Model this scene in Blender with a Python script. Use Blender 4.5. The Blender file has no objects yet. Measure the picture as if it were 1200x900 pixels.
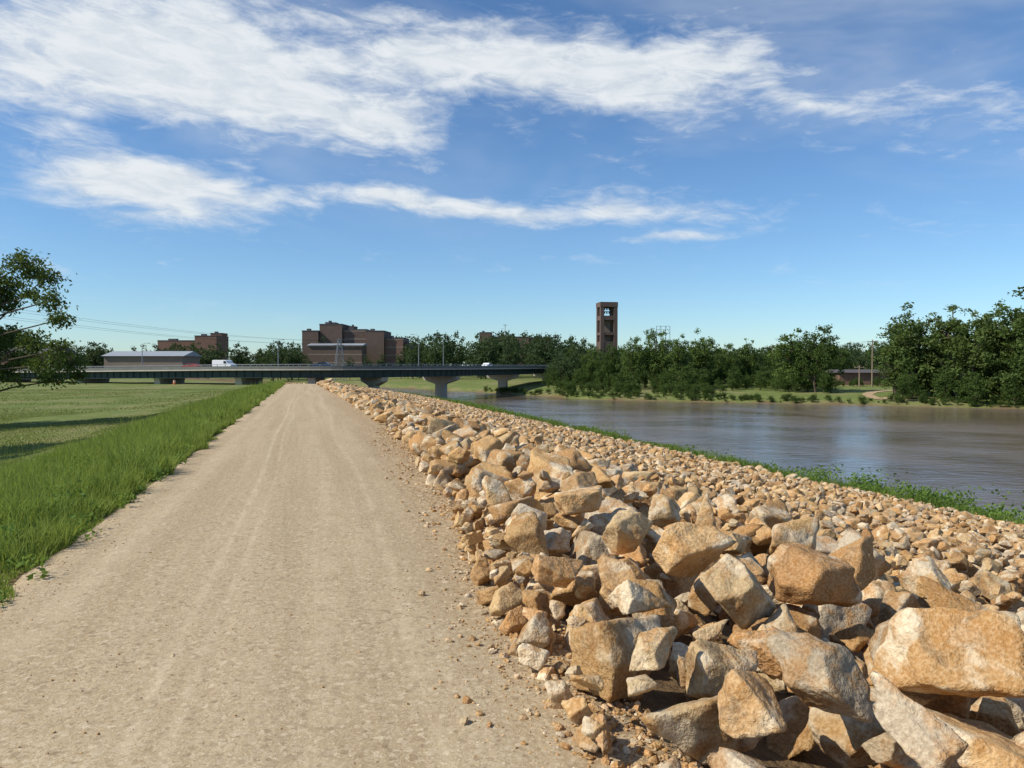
import bpy, bmesh, math, random
import numpy as np
from mathutils import Vector, noise as mnoise
rng = np.random.default_rng(7); random.seed(7)
scene = bpy.context.scene
CAMH = 1.6
# ---------------------------------------------------------------- helpers
def link(o):
    scene.collection.objects.link(o); return o
def make_mesh(name, V, Fs, mats, midx=None, smooth=None, rnd=None, parent=None, attrs=None):
    V = np.asarray(V, dtype=np.float32).reshape(-1, 3)
    if not isinstance(Fs, (list, tuple)): Fs = [Fs]
    Fs = [np.asarray(f, dtype=np.int32) for f in Fs if len(f)]
    loops = np.concatenate([f.ravel() for f in Fs])
    tot = np.concatenate([np.full(len(f), f.shape[1], dtype=np.int32) for f in Fs])
    start = np.concatenate([[0], np.cumsum(tot)[:-1]]).astype(np.int32)
    me = bpy.data.meshes.new(name)
    me.vertices.add(len(V)); me.vertices.foreach_set('co', V.ravel())
    me.loops.add(len(loops)); me.loops.foreach_set('vertex_index', loops)
    me.polygons.add(len(tot)); me.polygons.foreach_set('loop_start', start)
    me.polygons.foreach_set('loop_total', tot)
    if midx is not None: me.polygons.foreach_set('material_index', np.asarray(midx, dtype=np.int32))
    if smooth is None: sm = np.zeros(len(tot), dtype=bool)
    elif isinstance(smooth, bool): sm = np.full(len(tot), smooth)
    else: sm = np.asarray(smooth, dtype=bool)
    me.polygons.foreach_set('use_smooth', sm)
    for m in mats: me.materials.append(m)
    if rnd is not None:
        a = me.attributes.new('rnd', 'FLOAT', 'POINT'); a.data.foreach_set('value', np.asarray(rnd, dtype=np.float32))
    if attrs:
        for k, v in attrs.items():
            a = me.attributes.new(k, 'FLOAT', 'POINT'); a.data.foreach_set('value', np.asarray(v, dtype=np.float32))
    me.update(calc_edges=True); me.validate()
    o = bpy.data.objects.new(name, me); link(o)
    if parent: o.parent = parent
    return o
def empty(name, loc=(0, 0, 0), rz=0):
    e = bpy.data.objects.new(name, None); e.location = loc; e.rotation_euler = (0, 0, rz); e.empty_display_size = .5
    return link(e)
class MB:
    def __init__(s): s.V = []; s.Q = []; s.T = []; s.n = 0
    def add(s, V, Q=(), T=()):
        s.V += [tuple(v) for v in V]
        s.Q += [tuple(i + s.n for i in q) for q in Q]; s.T += [tuple(i + s.n for i in t) for t in T]
        s.n += len(V)
    def box(s, x0, x1, y0, y1, z0, z1):
        V = [(x0,y0,z0),(x1,y0,z0),(x1,y1,z0),(x0,y1,z0),(x0,y0,z1),(x1,y0,z1),(x1,y1,z1),(x0,y1,z1)]
        s.add(V, [(0,3,2,1),(4,5,6,7),(0,1,5,4),(1,2,6,5),(2,3,7,6),(3,0,4,7)])
    def tube(s, pts, rad, k=6):
        pts = [Vector(p) for p in pts]; V = []; Q = []
        for i, p in enumerate(pts):
            d = (pts[min(i+1, len(pts)-1)] - pts[max(i-1, 0)]).normalized()
            a = d.orthogonal().normalized(); b = d.cross(a)
            for j in range(k):
                t = 2*math.pi*j/k; V.append(p + (a*math.cos(t) + b*math.sin(t))*rad[i])
        for i in range(len(pts)-1):
            for j in range(k): Q.append((i*k+j, i*k+(j+1)%k, (i+1)*k+(j+1)%k, (i+1)*k+j))
        s.add(V, Q)
    def obj(s, name, mats, parent=None, smooth=False):
        Fs = []
        if s.Q: Fs.append(np.array(s.Q))
        if s.T: Fs.append(np.array(s.T))
        return make_mesh(name, s.V, Fs, mats, parent=parent, smooth=smooth)
class NT:
    def __init__(s, nt): s.nt = nt; s.N = nt.nodes; s.L = nt.links
    def new(s, t, **kw):
        n = s.N.new(t)
        for k, v in kw.items(): setattr(n, k, v)
        return n
    def setin(s, sock, v):
        if v is None: return
        if isinstance(v, bpy.types.NodeSocket): s.L.new(v, sock)
        else:
            if hasattr(sock.default_value, '__len__') and len(sock.default_value) == 4 and len(v) == 3: v = (*v, 1)
            sock.default_value = v
    def math(s, op, a, b=None, c=None, clamp=False):
        n = s.new('ShaderNodeMath', operation=op, use_clamp=clamp)
        s.setin(n.inputs[0], a); s.setin(n.inputs[1], b); s.setin(n.inputs[2], c); return n.outputs[0]
    def vmath(s, op, a, b=None):
        n = s.new('ShaderNodeVectorMath', operation=op); s.setin(n.inputs[0], a); s.setin(n.inputs[1], b); return n.outputs[0]
    def mix(s, f, a, b, bt='MIX'):
        n = s.new('ShaderNodeMix', data_type='RGBA', blend_type=bt)
        s.setin(n.inputs[0], f); s.setin(n.inputs[6], a); s.setin(n.inputs[7], b); return n.outputs[2]
    def noise(s, vec, sc, det=4, rough=.55, dist=0, col=False):
        n = s.new('ShaderNodeTexNoise'); s.setin(n.inputs['Vector'], vec)
        n.inputs['Scale'].default_value = sc; n.inputs['Detail'].default_value = det
        n.inputs['Roughness'].default_value = rough; n.inputs['Distortion'].default_value = dist
        return n.outputs['Color' if col else 'Fac']
    def vor(s, vec, sc, feat='F1', out='Distance'):
        n = s.new('ShaderNodeTexVoronoi', feature=feat); s.setin(n.inputs['Vector'], vec); n.inputs['Scale'].default_value = sc
        return n.outputs[out]
    def ramp(s, f, stops):
        n = s.new('ShaderNodeValToRGB'); s.setin(n.inputs[0], f); e = n.color_ramp.elements
        while len(e) < len(stops): e.new(.5)
        for el, (p, c) in zip(e, stops):
            el.position = p; el.color = (c, c, c, 1) if not hasattr(c, '__len__') else (*c[:3], 1)
        return n.outputs[0]
    def mr(s, v, a, b, c=0, d=1, smooth=True):
        n = s.new('ShaderNodeMapRange', interpolation_type='SMOOTHSTEP' if smooth else 'LINEAR')
        s.setin(n.inputs[0], v)
        for i, x in enumerate((a, b, c, d)): n.inputs[i+1].default_value = x
        return n.outputs[0]
    def obj(s): return s.new('ShaderNodeTexCoord').outputs['Object']
    def attr(s, name): return s.new('ShaderNodeAttribute', attribute_name=name).outputs['Fac']
    def comb(s, x, y, z):
        n = s.new('ShaderNodeCombineXYZ'); s.setin(n.inputs[0], x); s.setin(n.inputs[1], y); s.setin(n.inputs[2], z); return n.outputs[0]
    def sep(s, v):
        n = s.new('ShaderNodeSeparateXYZ'); s.setin(n.inputs[0], v); return n.outputs
    def bump(s, h, st, dist, nrm=None):
        n = s.new('ShaderNodeBump'); s.setin(n.inputs['Height'], h)
        n.inputs['Strength'].default_value = st; n.inputs['Distance'].default_value = dist
        if nrm is not None: s.L.new(nrm, n.inputs['Normal'])
        return n.outputs[0]
def new_mat(name, rough=.9, spec=.3):
    m = bpy.data.materials.new(name); m.use_nodes = True
    b = m.node_tree.nodes['Principled BSDF']; b.inputs['Roughness'].default_value = rough
    b.inputs['Specular IOR Level'].default_value = spec
    return m, NT(m.node_tree), b
def simple_mat(name, col, rough=.8, var=.25, sc=1.5, metal=0):
    m, t, b = new_mat(name, rough)
    n = t.noise(t.obj(), sc, 3)
    c = t.mix(n, tuple(x*(1-var) for x in col), tuple(min(1, x*(1+var)) for x in col))
    t.setin(b.inputs['Base Color'], c); b.inputs['Metallic'].default_value = metal
    return m
# ---------------------------------------------------------------- terrain functions
def Lx(Y):
    Y = np.asarray(Y, dtype=float)
    b = np.interp(Y, [0, 4.5, 8.5, 20.6, 36, 65, 100], [0, .06, .50, .95, .8, 0, 0])
    q = np.where(Y > 100, -.002*(np.clip(Y, 100, 300)-100)**2 - .8*np.clip(Y-300, 0, None), 0)
    return 1.13 - .269*Y + b + q
def Ex(Y):
    Y = np.asarray(Y, dtype=float)
    q = np.where(Y > 100, -.002*(np.clip(Y, 100, 300)-100)**2 - .8*np.clip(Y-300, 0, None), 0)
    return -2.29 - .266*Y + q
FBX = [-9000, -1000, -200, -60, -13, 19, 68, 91, 200, 400, 1000, 9000]
FBY = [3600, 560, 352, 300, 236, 178, 153, 139, 96, 10, -250, -3000]
def height(X, Y):
    X = np.asarray(X, float); Y = np.asarray(Y, float)
    t = X - Lx(Y); l = Ex(Y) - X
    drop = np.interp(Y, [0, 72, 80, 100, 130], [0, 0, -.5, -1.6, -2.2])
    zl = np.interp(l, [0, .4, 4.7, 8, 14, 60, 4000], [0, -.04, -.95, -1.55, -1.95, -2.15, -2.3])
    zr = np.interp(t, [-.1, .4, 3, 19.5, 22, 26, 35], [0, -.05, -.75, -3.5, -4.2, -6.3, -8])
    z = np.where(l > 0, np.minimum(zl, drop), np.where(t > 0, np.minimum(zr, drop), drop))
    d = Y - np.interp(X, FBX, FBY)
    zf = np.interp(d, [-12, 0, 1.5, 7, 18, 60, 250], [-8, -6.1, -5.6, -5.0, -4.6, -3.6, -2.4])
    zf = np.where(t > 24, zf, -50)
    return np.maximum(z, zf)
def hgt(x, y): return float(height(x, y))
# ---------------------------------------------------------------- materials
def rock_material():
    m, t, b = new_mat('sandstone_riprap', .9, .2)
    r = t.attr('rnd'); o = t.obj()
    off = t.comb(t.math('MULTIPLY', r, 371), t.math('MULTIPLY', r, 913), t.math('MULTIPLY', r, 537))
    v = t.vmath('ADD', o, off)
    base = t.ramp(t.math('FRACT', t.math('MULTIPLY', r, 17.3)), [(0, (.47,.25,.085)), (.2, (.62,.38,.15)), (.38, (.40,.20,.07)), (.5, (.56,.34,.15)),
                 (.64, (.66,.43,.19)), (.8, (.56,.41,.22)), (.9, (.40,.32,.22)), (1, (.66,.56,.41))])
    n1 = t.noise(v, 2.2, 4, .6, .6); n2 = t.noise(v, 6, 5, .62, .4); n3 = t.noise(v, 60, 3, .6)
    c = t.mix(t.mr(n1, .50, .60), base, (.80,.66,.45))
    c = t.mix(t.math('MULTIPLY', t.mr(n2, .46, .62), .8), c, (.46,.22,.06))
    c = t.mix(t.math('MULTIPLY', t.mr(t.noise(v, 4.2, 5, .65, .8), .57, .67), .65), c, (.18,.115,.06))
    c = t.mix(t.mr(n3, .4, .66, .0, .3, False), c, (.72,.57,.37))
    c = t.mix(t.mr(n3, .60, .35, .0, .36, False), c, (.22,.12,.05))
    vb = t.math('ADD', t.math('MULTIPLY', t.math('FRACT', t.math('MULTIPLY', r, 41.7)), .38), .74)
    c = t.mix(1, c, t.comb(vb, vb, vb), 'MULTIPLY')
    t.setin(b.inputs['Base Color'], c)
    h = t.math('ADD', t.math('MULTIPLY', n2, .6), t.math('MULTIPLY', n3, .16))
    h = t.math('ADD', h, t.math('MULTIPLY', t.noise(v, 20, 4, .7), .3))
    t.setin(b.inputs['Normal'], t.bump(h, .85, .06))
    return m
M_rock = rock_material()
def path_material():
    m, t, b = new_mat('crushed_limestone', .95, .2)
    o = t.obj(); x, y, z = t.sep(o)
    u = t.math('ADD', x, t.math('MULTIPLY', y, .267))
    st = t.noise(t.comb(t.math('MULTIPLY', u, 2.2), t.math('MULTIPLY', y, .10), 0), 1, 4, .55, .3)
    st2 = t.noise(t.comb(t.math('MULTIPLY', u, 9), t.math('MULTIPLY', y, .3), 4), 1, 3, .6, .3)
    big = t.noise(o, .7, 3, .6)
    cs = t.sep(t.vor(o, 90, 'F1', 'Color')); cs2 = t.sep(t.vor(o, 38, 'F1', 'Color'))
    fine = t.noise(o, 150, 2, .7); mid = t.noise(o, 22, 3, .7)
    c = t.mix(t.mr(st, .35, .65), (.44,.33,.19), (.56,.435,.265))
    c = t.mix(t.mr(st2, .5, .68, 0, .3), c, (.62,.49,.32))
    c = t.mix(t.mr(big, .4, .7, 0, .35), c, (.47,.345,.195))
    c = t.mix(t.mr(cs[0], 0, 1, 0, .6, False), c, t.ramp(cs[1], [(0, (.23,.155,.085)), (.5, (.53,.405,.245)), (1, (.80,.68,.49))]))
    c = t.mix(t.math('MULTIPLY', t.mr(cs2[0], .70, .78), .55), c, t.ramp(cs2[1], [(0, (.22,.145,.08)), (1, (.76,.63,.43))]))
    c = t.mix(t.mr(fine, .3, .6, .36, 0, False), c, (.20,.135,.07))
    c = t.mix(t.mr(mid, .32, .55, .22, 0, False), c, (.26,.18,.10))
    wv = t.math('MULTIPLY', t.math('SUBTRACT', t.noise(t.comb(0, t.math('MULTIPLY', y, .07), 7), 1, 1), .5), 1.3)
    brk = t.mr(t.noise(o, 2.2, 4, .7), .38, .6, .15, 1)
    for k, (u0, wd, amt) in enumerate([(-1.6, .12, .25), (-.70, .035, .42), (-.50, .03, .3), (.2, .13, .22), (.68, .05, .3)]):
        q = t.math('DIVIDE', t.math('SUBTRACT', t.math('ADD', u, t.math('MULTIPLY', wv, .3+.2*k)), u0), wd)
        gq = t.math('POWER', 2.718, t.math('MULTIPLY', t.math('MULTIPLY', q, q), -1))
        c = t.mix(t.math('MULTIPLY', t.math('MULTIPLY', gq, amt), brk), c, (.72,.58,.38))
    e = t.mr(t.math('ADD', u, t.math('MULTIPLY', big, .8)), 1.2, 2.0, 0, .8)
    c = t.mix(e, c, t.ramp(cs2[1], [(0, (.22,.14,.07)), (.5, (.39,.27,.145)), (1, (.6,.46,.29))]))
    t.setin(b.inputs['Base Color'], c)
    h = t.math('ADD', t.math('MULTIPLY', cs[2], .5), t.math('MULTIPLY', fine, .5))
    h = t.math('ADD', h, t.math('MULTIPLY', cs2[2], .4))
    nb = t.bump(st, .5, .04)
    t.setin(b.inputs['Normal'], t.bump(h, .75, .011, nb))
    return m
M_path = path_material()
def leaf_material(name, dark, light, trans=.3, tcol=(.16,.2,.02)):
    m, t, b = new_mat(name, .7, .15)
    r = t.attr('rnd'); oi = t.new('ShaderNodeObjectInfo').outputs['Random']
    n = t.noise(t.new('ShaderNodeNewGeometry').outputs['Position'], .18, 2)
    f = t.math('ADD', t.math('MULTIPLY', r, .6), t.math('ADD', t.math('MULTIPLY', n, .35), t.math('MULTIPLY', t.math('SUBTRACT', oi, .45), .6)), clamp=True)
    c = t.mix(f, dark, light); t.setin(b.inputs['Base Color'], c)
    tr = t.new('ShaderNodeBsdfTranslucent'); t.setin(tr.inputs[0], t.mix(.5, c, tcol))
    mx = t.new('ShaderNodeMixShader'); mx.inputs[0].default_value = trans
    out = t.N['Material Output']
    t.L.new(b.outputs[0], mx.inputs[1]); t.L.new(tr.outputs[0], mx.inputs[2]); t.L.new(mx.outputs[0], out.inputs[0])
    return m
M_leafA = leaf_material('leaves_green', (.034,.066,.014), (.13,.19,.045))
M_leafB = leaf_material('leaves_cottonwood', (.042,.078,.018), (.15,.20,.055))
M_leafD = leaf_material('leaves_distant', (.036,.062,.024), (.080,.118,.042), .2)
M_grass = leaf_material('grass_blades', (.08,.145,.022), (.30,.36,.08), .4, (.3,.36,.04))
M_dry = leaf_material('mown_grass_blades', (.15,.19,.045), (.36,.34,.14), .35, (.3,.34,.06))
M_weed = leaf_material('weed_leaves', (.07,.14,.025), (.20,.30,.06), .4, (.26,.34,.04))
M_bark = simple_mat('bark', (.09,.07,.05), .95, .4, 3)
def ground_material():
    m, t, b = new_mat('ground_grass_and_soil', .95, .1)
    o = t.obj(); s = t.attr('soil')
    n1 = t.noise(o, .08, 4, .6); n2 = t.noise(o, .6, 5, .65); n3 = t.noise(o, 9, 4, .7)
    x, y, z = t.sep(o)
    mow = t.noise(t.comb(t.math('MULTIPLY', t.math('ADD', x, t.math('MULTIPLY', y, .267)), .5), t.math('MULTIPLY', y, .03), 0), 1, 3, .6)
    g = t.mix(t.mr(n2, .35, .65), (.12,.16,.038), (.21,.235,.072))
    g = t.mix(t.mr(n1, .45, .62, 0, .75), g, (.27,.235,.11))
    g = t.mix(t.mr(mow, .48, .62, 0, .6), g, (.14,.19,.048))
    g = t.mix(t.mr(n3, .3, .6, .5, 0, False), g, (.07,.09,.028))
    d = t.mix(n2, (.14,.09,.045), (.25,.17,.09))
    d = t.mix(t.mr(n3, .4, .6, 0, .5), d, (.09,.06,.035))
    t.setin(b.inputs['Base Color'], t.mix(s, g, d))
    t.setin(b.inputs['Normal'], t.bump(n3, .7, .08))
    return m
M_ground = ground_material()
def water_material():
    m, t, b = new_mat('river_water', .12, .5)
    o = t.obj(); b.inputs['IOR'].default_value = 1.33
    big = t.noise(o, .03, 3, .6, 1.0)
    c = t.mix(t.mr(big, .35, .65), (.14,.105,.074), (.19,.147,.108))
    t.setin(b.inputs['Base Color'], c)
    x, y, z = t.sep(o)
    v = t.comb(t.math('MULTIPLY', x, .6), y, 0)
    w1 = t.noise(v, 1.0, 5, .62, .6); w2 = t.noise(v, .2, 3, .6, .8)
    h = t.math('ADD', t.math('MULTIPLY', w1, .26), t.math('MULTIPLY', w2, .42))
    h = t.math('MULTIPLY', h, t.mr(t.noise(o, .022, 3, .6, .6), .4, .6, .45, 1.25))
    t.setin(b.inputs['Normal'], t.bump(h, 1.0, .39))
    t.setin(b.inputs['Roughness'], t.mr(big, .4, .62, .08, .18))
    return m
M_water = water_material()
M_brick = simple_mat('brown_brick', (.135,.092,.072), .9, .2, .4)
M_brick2 = simple_mat('red_brick', (.19,.108,.08), .9, .2, .4)
M_brick3 = simple_mat('tan_brick', (.24,.19,.145), .9, .2, .4)
M_glass = simple_mat('window_glass', (.02,.026,.032), .3, .3, .5)
M_roof = simple_mat('metal_roof', (.30,.32,.34), .5, .15, .3)
M_roofd = simple_mat('dark_roof', (.10,.09,.09), .8, .2, .3)
M_conc = simple_mat('concrete', (.44,.40,.33), .9, .2, .8)
M_concd = simple_mat('weathered_concrete_parapet', (.15,.155,.14), .9, .25, .5)
M_girder = simple_mat('green_steel_girder', (.035,.055,.05), .6, .25, .5)
M_steel = simple_mat('galvanised_steel', (.28,.29,.30), .5, .15, 2, .4)
M_white = simple_mat('white_paint', (.75,.75,.74), .4, .05, 2)
M_red = simple_mat('red_paint', (.32,.03,.025), .35, .05, 2)
M_dkblue = simple_mat('blue_paint', (.05,.08,.16), .35, .05, 2)
M_rubber = simple_mat('rubber', (.02,.02,.02), .9, .1, 2)
M_wood = simple_mat('weathered_wood', (.25,.19,.13), .9, .2, 3)
M_orange = simple_mat('safety_orange', (.62,.14,.03), .6, .1, 3)
M_asph = simple_mat('asphalt', (.05,.05,.052), .9, .2, 1)
# ---------------------------------------------------------------- ground
tv = np.concatenate([-np.geomspace(14000, 62, 40), np.arange(-60, -12, 2.), np.arange(-12, 28, .5), np.arange(28, 260, 3.), np.geomspace(262, 14000, 40)])
yv = np.concatenate([[-3000, -1200, -500, -200, -100, -50, -25], np.arange(-12, 110, 1.), np.arange(110, 360, 3.), np.geomspace(362, 9000, 50)])
T, Y = np.meshgrid(tv, yv); X = T + Lx(Y); Z = height(X, Y)
soft = np.vectorize(lambda a, b: mnoise.noise(Vector((a*.12, b*.12, 0))))
near = (np.abs(T) < 70) & (Y < 350) & (Y > -20)
nz = np.zeros_like(Z); nz[near] = soft(X[near], Y[near])*.12
L_ = Ex(Y) - X
nz *= np.clip(np.maximum(L_-1, T-1)/4, 0, 1)
Z = Z + nz
onpath = (L_ < 0) & (T < .3)
Z = np.where(onpath, Z-.02, Z)
soil = np.clip(np.where((L_ < -.1) & (T < 19.3), 1, 0) + np.where((Z < -5.85), 1, 0), 0, 1)*1.0
nr, nc = T.shape
idx = np.arange(nr*nc).reshape(nr, nc)
F = np.stack([idx[:-1,:-1], idx[:-1,1:], idx[1:,1:], idx[1:,:-1]], -1).reshape(-1, 4)
make_mesh('ground', np.stack([X, Y, Z], -1), F, [M_ground], smooth=True, attrs={'soil': soil.ravel()})
# path sheet
py_ = np.concatenate([[-60, -30], np.arange(-12, 110, .5), np.arange(110, 150, 3)])
us = np.linspace(0, 1, 25)
A, Yp = np.meshgrid(us, py_)
wob = np.vectorize(lambda y, k: mnoise.noise(Vector((y*.9, k, 0)))*.10 + mnoise.noise(Vector((y*3.1, k, 2)))*.05)
e0 = Ex(py_) + wob(py_, 3.); e1 = Lx(py_) + .45 + wob(py_, 9.)
Xp = e0[:, None]*(1-A) + e1[:, None]*A
Zp = np.interp(Yp, [0, 72, 80, 100, 130], [0, 0, -.5, -1.6, -2.2]) + .004 + .02*np.sin(A*math.pi)
bumpy = np.vectorize(lambda a, b: mnoise.noise(Vector((a*1.3, b*.5, 0))))(Xp, Yp)*.008
Zp = Zp + bumpy - np.where((A < .01) | (A > .99), .06, 0)
nr, nc = A.shape; idx = np.arange(nr*nc).reshape(nr, nc)
F = np.stack([idx[:-1,:-1], idx[:-1,1:], idx[1:,1:], idx[1:,:-1]], -1).reshape(-1, 4)
make_mesh('gravel_path', np.stack([Xp, Yp, Zp], -1), F, [M_path], smooth=True)
# water
w = MB(); w.add([(-3000,-3000,-6),(4000,-3000,-6),(4000,3000,-6),(-3000,3000,-6)], [(0,1,2,3)]); w.obj('river_water', [M_water])
# ---------------------------------------------------------------- rocks
def ico(n):
    bm = bmesh.new(); bmesh.ops.create_icosphere(bm, subdivisions=n, radius=1)
    V = np.array([v.co[:] for v in bm.verts]); F = np.array([[v.index for v in f.verts] for f in bm.faces]); bm.free()
    return V/np.linalg.norm(V, axis=1)[:, None], F
ICO = {n: ico(n) for n in (1, 2, 3, 4, 5)}
NV = 18
rock_params = []
for k in range(NV):
    r_ = np.random.default_rng(100+k)
    ax = np.concatenate([np.eye(3), -np.eye(3)]) + r_.normal(0, .30, (6, 3))
    ex = r_.normal(0, 1, (r_.integers(3, 7), 3))
    Nn = np.concatenate([ax, ex]); Nn /= np.linalg.norm(Nn, axis=1)[:, None]
    D = np.concatenate([r_.uniform(.58, .9, 6), r_.uniform(.62, .94, len(ex))])
    S = np.array([1, r_.uniform(.75, 1.0), r_.uniform(.58, .88)])
    rock_params.append((Nn, D, S, r_.uniform(20, 60)))
def rock_variant(k, lvl):
    V, F = ICO[lvl]; Nn, D, S, pw = rock_params[k]
    p = pw if lvl >= 4 else 28
    g = np.clip(V @ Nn.T, 0, None)/D
    r = 1/((g**p).sum(1))**(1/p)
    P = V*r[:, None]*S
    if lvl >= 3:
        nn = np.array([mnoise.noise(Vector(q*2.3)+Vector((k*7.1, 0, 0))) for q in P])
        n2 = np.array([mnoise.noise(Vector(q*6.)+Vector((k*3.3, 5, 0))) for q in P]) if lvl >= 4 else 0
        n3 = np.array([mnoise.ridged_multi_fractal(Vector(q*2.4)+Vector((k*3.3, 5, 9)), .9, 2.1, 4, 1., 2.) for q in P]) if lvl >= 4 else 0
        P = P*(1 + .10*nn + .035*n2 - (.020*n3))[:, None]
    P /= np.abs(P).max()
    return P, F
RV = {(k, l): rock_variant(k, l) for k in range(NV) for l in (1, 2, 3, 4, 5)}
def rotmat(a, b, c):
    ca, sa, cb, sb, cc, sc = math.cos(a), math.sin(a), math.cos(b), math.sin(b), math.cos(c), math.sin(c)
    Rx = np.array([[1,0,0],[0,ca,-sa],[0,sa,ca]]); Ry = np.array([[cb,0,sb],[0,1,0],[-sb,0,cb]]); Rz = np.array([[cc,-sc,0],[sc,cc,0],[0,0,1]])
    return Rz @ Ry @ Rx
cell = .08; T0, Y0 = -1.0, -3.0
NT_, NY_ = int(21.5/cell), int(80/cell)
gt = T0 + np.arange(NT_)*cell; gy = Y0 + np.arange(NY_)*cell
GX = Lx(gy)[:, None] + gt[None, :]; GYY = np.repeat(gy[:, None], NT_, 1)
G0 = height(GX, GYY); H = G0.copy()
placed = []   # (k, R, scale, pos, rnd)
def drop(t, y, r, tilt=.5, maxh=.7, pen=.18, k=None, rz=None, force=False, rnd=None):
    k = random.randrange(NV) if k is None else k
    R = rotmat(random.gauss(0, tilt), random.gauss(0, tilt), random.uniform(0, 6.28) if rz is None else rz)
    ext = np.abs((RV[(k, 2)][0] @ R.T)).max(0)*r
    x = float(Lx(y)) + t
    j0 = int((y-ext[1]-Y0)/cell); j1 = int((y+ext[1]-Y0)/cell)+1
    if j0 < 0 or j1 >= NY_: return False
    xs0 = int((t-ext[0]*1.3-T0)/cell); xs1 = int((t+ext[0]*1.3-T0)/cell)+2
    if xs1 >= NT_ or xs0 < 0: return False
    sx = GX[j0:j1, xs0:xs1] - x; sy = GYY[j0:j1, xs0:xs1] - y
    q = 1 - (sx/ext[0])**2 - (sy/ext[1])**2
    m = q > 0
    if not m.any(): return False
    hz = ext[2]*np.sqrt(np.clip(q, 0, 1))**.7
    zc = (H[j0:j1, xs0:xs1] + hz)[m].max() - ext[2]*pen
    g = G0[j0:j1, xs0:xs1][m].mean()
    if not force and zc + ext[2]*.8 > g + maxh: return False
    sub = H[j0:j1, xs0:xs1]
    H[j0:j1, xs0:xs1] = np.where(m, np.maximum(sub, zc + hz*.92), sub)
    placed.append((k, R, r, np.array([x, y, zc]), random.random() if rnd is None else rnd)); return True
def edge_h(t, y=5):
    return float(np.interp(t, [0, .4, 1.2, 3, 4, 5.2], [.42, .62, .9, .95, .85, .6]))*float(np.interp(y, [8, 20, 40], [1, .82, .7]))
# larger foreground boulders resting directly on the bank
for (x, y, r, k) in [(.50, 3.78, .30, 3), (.86, 3.15, .38, 5), (1.90, 3.2, .42, 1), (1.12, 4.3, .38, 8), (2.3, 4.2, .40, 2), (1.68, 4.95, .36, 6), (1.42, 3.75, .26, 13),
                     (.20, 5.15, .27, 7), (2.85, 3.6, .42, 9), (1.35, 2.5, .36, 4), (2.3, 2.4, .40, 11), (3.1, 4.8, .42, 12), (.70, 5.6, .36, 10), (1.35, 6.0, .40, 15), (2.35, 5.9, .42, 16), (3.7, 4.2, .42, 14), (.25, 6.5, .32, 17),
                     (3.4, 5.9, .42, 0), (.85, 7.0, .42, 3), (1.8, 7.2, .42, 8), (2.75, 7.3, .44, 5), (-.15, 8.0, .34, 2), (.55, 8.4, .42, 1), (1.5, 8.5, .44, 7), (2.5, 8.7, .4, 12)]:
    drop(x-float(Lx(y)), y, r, .35, 2, .3, k=k, force=True)
# fill between them
for i in range(1800):
    y = random.uniform(1, 8.5); t = random.uniform(.3, 5)
    drop(t, y, random.uniform(.15, .30), .5, .52, .28)
for i in range(3500):
    y = random.uniform(1, 8.5); t = random.uniform(.1, 5)
    drop(t, y, random.uniform(.07, .15), .5, .36, .25)
nbig = 0
for i in range(9000):
    y = random.uniform(-2.5, 76); t = random.uniform(.15, 4.9)
    if 1.5 < y < 8.5 and random.random() < .6: continue
    r = random.uniform(.32, .56) if t > .45 else random.uniform(.2, .35)
    if random.random() < .25: r *= .7
    if y < 8.5: r = min(r, .38)
    if drop(t, y, r, .6, edge_h(t, y), .28): nbig += 1
for i in range(9000):
    y = random.uniform(8, 76); t = random.uniform(.02, 4.8)
    drop(t, y, random.uniform(.08, .22), .6, edge_h(t, y)*.85, .2)
for i in range(900):
    y = random.uniform(1.5, 9); t = random.uniform(-.04, .5); drop(t, y, random.uniform(.05, .15), .6, .28, .2)
for i in range(26000):
    y = random.uniform(-2.5, 76.) if random.random() < .6 else random.uniform(2, 30); t = random.uniform(4.2, 19.4)
    r = random.choice((.10, .13, .16, .2, .24, .28))*random.uniform(.8, 1.2)
    drop(t, y, r, .5, .42, .25)
print('placed rocks', len(placed), 'big', nbig)
# distant single layer
far = []
for i in range(7500):
    y = random.uniform(75.5, 165); t = random.uniform(0.1, 20); x = float(Lx(y))+t
    r = random.uniform(.2, .42) if t < 4.5 else random.uniform(.15, .3)
    far.append((random.randrange(NV), rotmat(random.gauss(0, .5), random.gauss(0, .5), random.uniform(0, 6.28)), r,
                np.array([x, y, hgt(x, y) + r*random.uniform(.1, .9 if t < 4.5 else .4)]), random.random()))
def merge_rocks(name, items, mat, lvlfun):
    groups = {}
    for it in items: groups.setdefault((it[0], lvlfun(it)), []).append(it)
    Vs, Fs, R_, Sm = [], [], [], []; n = 0
    for (k, l), its in groups.items():
        P, F = RV[(k, l)]
        Rm = np.array([i[1]*i[2] for i in its]); pos = np.array([i[3] for i in its])
        V = np.einsum('nij,vj->nvi', Rm, P) + pos[:, None, :]
        Vs.append(V.reshape(-1, 3)); nv = len(P)
        Fs.append((F[None] + (np.arange(len(its))*nv)[:, None, None] + n).reshape(-1, 3))
        R_.append(np.repeat([i[4] for i in its], nv)); Sm.append(np.full(len(F)*len(its), l >= 4)); n += len(V.reshape(-1, 3))
    F = np.concatenate(Fs); print(name, len(items), len(F))
    return make_mesh(name, np.concatenate(Vs), F, [mat], rnd=np.concatenate(R_), smooth=np.concatenate(Sm))
def lvl(it):
    y = it[3][1]; r = it[2]
    s = r/max(y, 2.5) if y > 0 else r/12
    if s > .042: return 5
    if s > .018: return 4
    if s > .009: return 3
    if s > .0035: return 2
    return 1
merge_rocks('riprap_boulders', [p for p in placed if p[2] >= .22], M_rock, lvl)
merge_rocks('riprap_rocks', [p for p in placed if p[2] < .22] + far, M_rock, lvl)
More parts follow.
